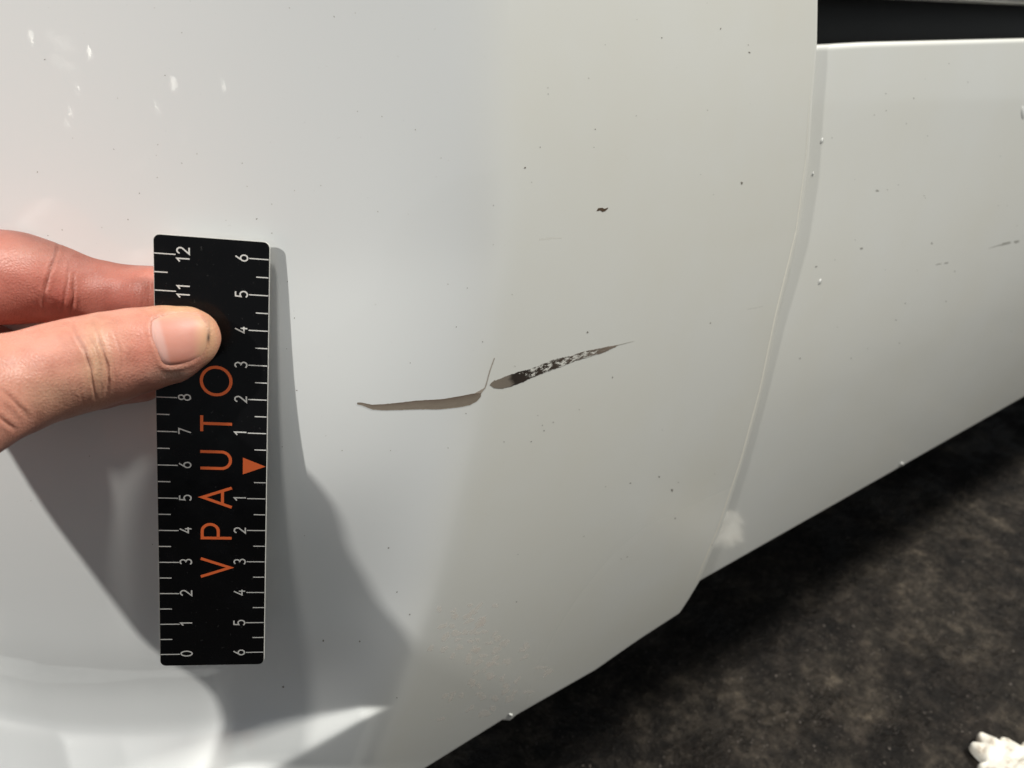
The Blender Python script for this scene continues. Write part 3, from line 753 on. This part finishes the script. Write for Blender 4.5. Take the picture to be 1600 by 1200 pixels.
def skin_material():
    q = NT("skin"); co = q.n('ShaderNodeTexCoord').outputs['Object']
    at_ = q.n('ShaderNodeAttribute', _attribute_name='skin_col')
    n1 = q.noise(160, 5, .65, co); n2 = q.noise(1500, 3, .6, co)
    sp = q.ramp(n1.outputs[0], [(.3, (.72, .58, .55)), (.52, (.97, .93, .92)), (.75, (1.0, 1.0, 1.0))]).outputs[0]
    c = q.mix(.55, at_.outputs['Color'], sp, 'MULTIPLY'); q.l(c, q.b.inputs['Base Color'])
    q.b.inputs['Roughness'].default_value = .42; q.b.inputs['Specular IOR Level'].default_value = .45
    q.b.inputs['Subsurface Weight'].default_value = .22; q.b.inputs['Subsurface Radius'].default_value = (1.0, .35, .2); q.b.inputs['Subsurface Scale'].default_value = .0035
    vo = q.n('ShaderNodeTexVoronoi', Scale=1100, _feature='DISTANCE_TO_EDGE'); q.l(co, vo.inputs['Vector'])
    h = q.n('ShaderNodeMath', _operation='ADD'); q.l(n2.outputs[0], h.inputs[0]); q.l(vo.outputs[0], h.inputs[1])
    q.bump(h.outputs[0], .26, .0005)
    return q.mat
hand = mesh_obj("person", HV, HF, skin_material())
base = np.tile(np.array([.70, .345, .245]), (len(HV), 1))
def blend(col, wgt):
    global base
    wgt = np.clip(wgt, 0, 1)[:, None]; base = base * (1 - wgt) + np.array(col) * wgt
def spot(who, cx, cy, rx, ry): return (part == PNAMES.index(who)) * np.exp(-((hx - cx) / rx) ** 2 - ((hy - cy) / ry) ** 2)
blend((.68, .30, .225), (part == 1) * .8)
blend((.60, .20, .15), spot('index', 92, 462, 22, 22) * .8); blend((.66, .27, .21), spot('index', 30, 450, 45, 30) * .6); blend((.66, .28, .22), spot('index', 190, 470, 40, 26) * .7)
blend((.73, .43, .33), spot('index', 60, 390, 60, 20) * .5)
blend((.68, .46, .29), spot('thumb', 150, 565, 22, 55) * .85); blend((.66, .42, .28), spot('thumb', 85, 620, 50, 35) * .7)
blend((.74, .39, .30), spot('thumb', 60, 550, 50, 28) * .6)
blend((.70, .29, .21), spot('thumb', 222, 545, 22, 45) * .75); blend((.76, .50, .28), spot('thumb', 285, 480, 45, 12) * .9)
blend((.74, .48, .27), spot('thumb', 330, 530, 14, 50) * .8); blend((.72, .52, .40), spot('thumb', 275, 586, 40, 10) * .7)
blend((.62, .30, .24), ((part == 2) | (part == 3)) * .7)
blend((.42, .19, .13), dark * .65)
blend((.05, .045, .04), ((part == 0) & front) * (np.exp(-((hx - 326) / 2.0) ** 2 - ((hy - 528) / 7) ** 2) * .8 + np.exp(-((hx - 327) / 2.) ** 2 - ((hy - 515) / 14) ** 2) * .3 + np.exp(-((hx - 286) / 8) ** 2 - ((hy - 479) / 1.6) ** 2) * .3))
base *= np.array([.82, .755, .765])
base[part == 1] *= np.array([.90, .82, .82])  # index darkened: shade falling on this finger put into its colour
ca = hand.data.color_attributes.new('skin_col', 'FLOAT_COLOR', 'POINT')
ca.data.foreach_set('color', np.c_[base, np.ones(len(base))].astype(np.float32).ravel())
tag(hand, "bare left hand pinching the ruler, thumb with dirty nail in front, fingers behind", "person")

# thumbnail: curved plate set into the nail bed
bv = BVHTree.FromPolygons([tuple(v_) for v_ in HV0[mk | True]], [tuple(f_) for f_ in HF[visible(HV0, HF)]])
def dense(poly, n):
    p = np.vstack([poly, poly[:1]]); s = np.concatenate([[0], np.cumsum(np.hypot(*np.diff(p, axis=0).T))])
    q = np.linspace(0, s[-1], n, endpoint=False)
    x_ = np.interp(q, s, p[:, 0]); y_ = np.interp(q, s, p[:, 1])
    k = np.array([1, 2, 3, 2, 1]) / 9.
    f = lambda a: np.convolve(np.concatenate([a[-2:], a, a[:2]]), k, 'valid')
    return np.stack([f(x_), f(y_)], 1)
NA, NR = 96, 16
bd = dense(NAIL, NA); cen = np.array([281., 529.])
rows = []
for i in range(NR + 1):
    s = i / NR; rows.append(cen + (bd - cen) * s)
G = np.array(rows); PV = np.zeros((NR + 1, NA, 3))
dirs = rays(G[..., 0], G[..., 1])
for i in range(NR + 1):
    for j in range(NA):
        d = Vector(dirs[i, j]).normalized(); hit = bv.ray_cast(Vector((0, 0, 0)), d)
        PV[i, j] = hit[0] if hit[0] is not None else dirs[i, j] * 18.8
up = -VIEW
edge = np.linspace(0, 1, NR + 1)
free = sstep(300, 320, G[..., 0])
off = .018 - (.045 - .04 * free) * sstep(.88, 1.0, edge)[:, None]
PV += up * off[..., None]
PV += up * (free * .010)[..., None]
PV[0, :] = PV[0].mean(0)
NV = PV.reshape(-1, 3); NF = []
for i in range(NR):
    for j in range(NA): NF.append((i * NA + j, (i + 1) * NA + j, (i + 1) * NA + (j + 1) % NA, i * NA + (j + 1) % NA))
def nail_material():
    q = NT("thumbnail"); at_ = q.n('ShaderNodeAttribute', _attribute_name='skin_col')
    q.l(at_.outputs['Color'], q.b.inputs['Base Color']); q.b.inputs['Roughness'].default_value = .45; q.b.inputs['Specular IOR Level'].default_value = .3
    q.b.inputs['Subsurface Weight'].default_value = .2; q.b.inputs['Subsurface Radius'].default_value = (1, .4, .25); q.b.inputs['Subsurface Scale'].default_value = .002
    co = q.n('ShaderNodeTexCoord').outputs['Object']; n = q.noise(500, 3, .5, co); q.bump(n.outputs[0], .08, .0004)
    return q.mat
nail = mesh_obj("thumbnail", NV, np.array(NF), nail_material(), hand)
gx, gy = G[..., 0].ravel(), G[..., 1].ravel()
nb = np.tile(np.array([.72, .37, .29]), (len(gx), 1))
def nbl(col, w_):
    global nb
    w_ = np.clip(w_, 0, 1)[:, None]; nb = nb * (1 - w_) + np.array(col) * w_
axd = (gx - 236) - (gy - 503) * .26
nbl((.74, .50, .44), sstep(17, 10, axd) * .85)                      # lunula
nbl((.78, .52, .32), sstep(298, 318, gx) * .8); nbl((.77, .50, .34), sstep(506, 492, gy) * .6)
nbl((.62, .25, .17), np.exp(-((gx - 283) / 26) ** 2 - ((gy - 566) / 9) ** 2) * .7)
nbl((.10, .085, .07), np.exp(-((gx - 325) / 2.2) ** 2 - ((gy - 529) / 8) ** 2) * .8)
nb *= np.array([.80, .70, .69])
ca = nail.data.color_attributes.new('skin_col', 'FLOAT_COLOR', 'POINT')
ca.data.foreach_set('color', np.c_[nb, np.ones(len(nb))].astype(np.float32).ravel())
# jacket sleeve from just above the wrist
ax_ = FORE - WRIST; ax_ /= np.linalg.norm(ax_); s_a = np.cross(ax_, [0, 0, 1.]); s_a /= np.linalg.norm(s_a); s_b = np.cross(s_a, ax_)
ns, na = 40, 48; SV = []
for i in range(ns):
    t = i / (ns - 1); c_ = WRIST + ax_ * (6.0 + 22 * t); r_ = 3.2 + 1.6 * t + .12 * math.sin(t * 38) + .1 * math.sin(t * 17 + 1)
    if i == 0: r_ -= .35
    for j in range(na):
        a_ = 2 * math.pi * j / na; rr_ = r_ + .12 * math.sin(3 * a_ + 9 * t); SV.append(c_ + rr_ * (math.cos(a_) * s_a + math.sin(a_) * s_b))
SF = [(i * na + j, i * na + (j + 1) % na, (i + 1) * na + (j + 1) % na, (i + 1) * na + j) for i in range(ns - 1) for j in range(na)]
sleeve = mesh_obj("sleeve", np.array(SV), np.array(SF), principled("dark_jacket_cloth", (.03, .035, .05), .9).mat, hand)
sm = sleeve.modifiers.new('thickness', 'SOLIDIFY'); sm.thickness = .002
#/HAND#

# ------------------------------------------------------------------ rag and grit on the floor
#RAG#
_d = rays(np.array([1614.]), np.array([1240.]))[0]; rc = _d * (-(H - .2) / _d[2])
def wn(P, s):
    return np.sin(P[:, 0] * s + 1.7 * np.sin(P[:, 1] * s * .8)) * np.cos(P[:, 1] * s * 1.1 + 1.3 * np.sin(P[:, 2] * s))
nu_, nv_ = 180, 70
th = np.linspace(0, 2 * np.pi, nu_, endpoint=False); ph = np.linspace(0.02, np.pi / 2, nv_)
T_, P_ = np.meshgrid(th, ph, indexing='ij')
rad = 3.4 + .4 * np.sin(5 * T_ + 1) + .5 * np.sin(2 * T_) + .7 * np.abs(np.sin(8.5 * T_ + .7)) * sstep(.9, 1.5, P_)
xr = np.sin(P_) * rad * np.cos(T_); yr = np.sin(P_) * rad * np.sin(T_)
q3 = np.stack([xr, yr, 0 * xr], -1).reshape(-1, 3)
fold = np.abs(wn(q3, .6)).reshape(xr.shape) * .9 + np.abs(wn(q3 * np.array([.5, 1.6, 1]) + 3, 1.5)).reshape(xr.shape) * .45
zr = np.cos(P_) ** .55 * (.9 + fold * .6) + .05
RV = np.stack([rc[0] + xr, rc[1] + yr, rc[2] + zr], -1).reshape(-1, 3)
ii, jj = np.meshgrid(np.arange(nu_), np.arange(nv_ - 1), indexing='ij'); a_ = (ii * nv_ + jj).ravel(); b_ = (((ii + 1) % nu_) * nv_ + jj).ravel()
rq = NT("soiled_white_cloth"); rco = rq.n('ShaderNodeTexCoord').outputs['Object']; rn = rq.noise(90, 5, .6, rco)
rq.l(rq.ramp(rn.outputs[0], [(.32, (.35, .27, .2)), (.48, (.78, .73, .64)), (.7, (.86, .84, .78))]).outputs[0], rq.b.inputs['Base Color']); rq.b.inputs['Roughness'].default_value = .85
rag = mesh_obj("rag", RV, np.stack([a_, a_ + 1, b_ + 1, b_], 1), rq.mat)
tag(rag, "crumpled soiled white rag on the dark floor", "rag")
# loose grit
GV, GF = [], []
ico = [(0, 0, 1), (.9, 0, -.2), (-.45, .8, -.2), (-.45, -.8, -.2), (.3, .5, .6), (-.6, 0, .5)]
for _ in range(1500):
    d = rays(np.array([RNG.uniform(800, 1700)]), np.array([RNG.uniform(650, 1300)]))[0]
    if d[2] > -.2: continue
    P = d * (-H / d[2]); sz = RNG.choice([.06, .1, .16], p=[.7, .25, .05]); c = len(GV); a = RNG.uniform(0, 6.3)
    for v_ in ico:
        x, y, z_ = np.array(v_) * sz * RNG.uniform(.6, 1.2, 3); GV.append((P[0] + x * math.cos(a) - y * math.sin(a), P[1] + x * math.sin(a) + y * math.cos(a), -H + .3 * sz + z_ * .7))
    GF += [(c, c + 4, c + 5), (c, c + 1, c + 4), (c + 1, c + 2, c + 4), (c + 4, c + 2, c + 5), (c + 5, c + 2, c + 3), (c, c + 5, c + 3), (c, c + 3, c + 1), (c + 1, c + 3, c + 2)]
grit = mesh_obj("grit", GV, GF, principled("floor_grit", (.12, .10, .085), .7).mat, smooth=False)
tag(grit, "fine loose grit scattered over the dark floor", "grit", kind='stuff')
#/RAG#
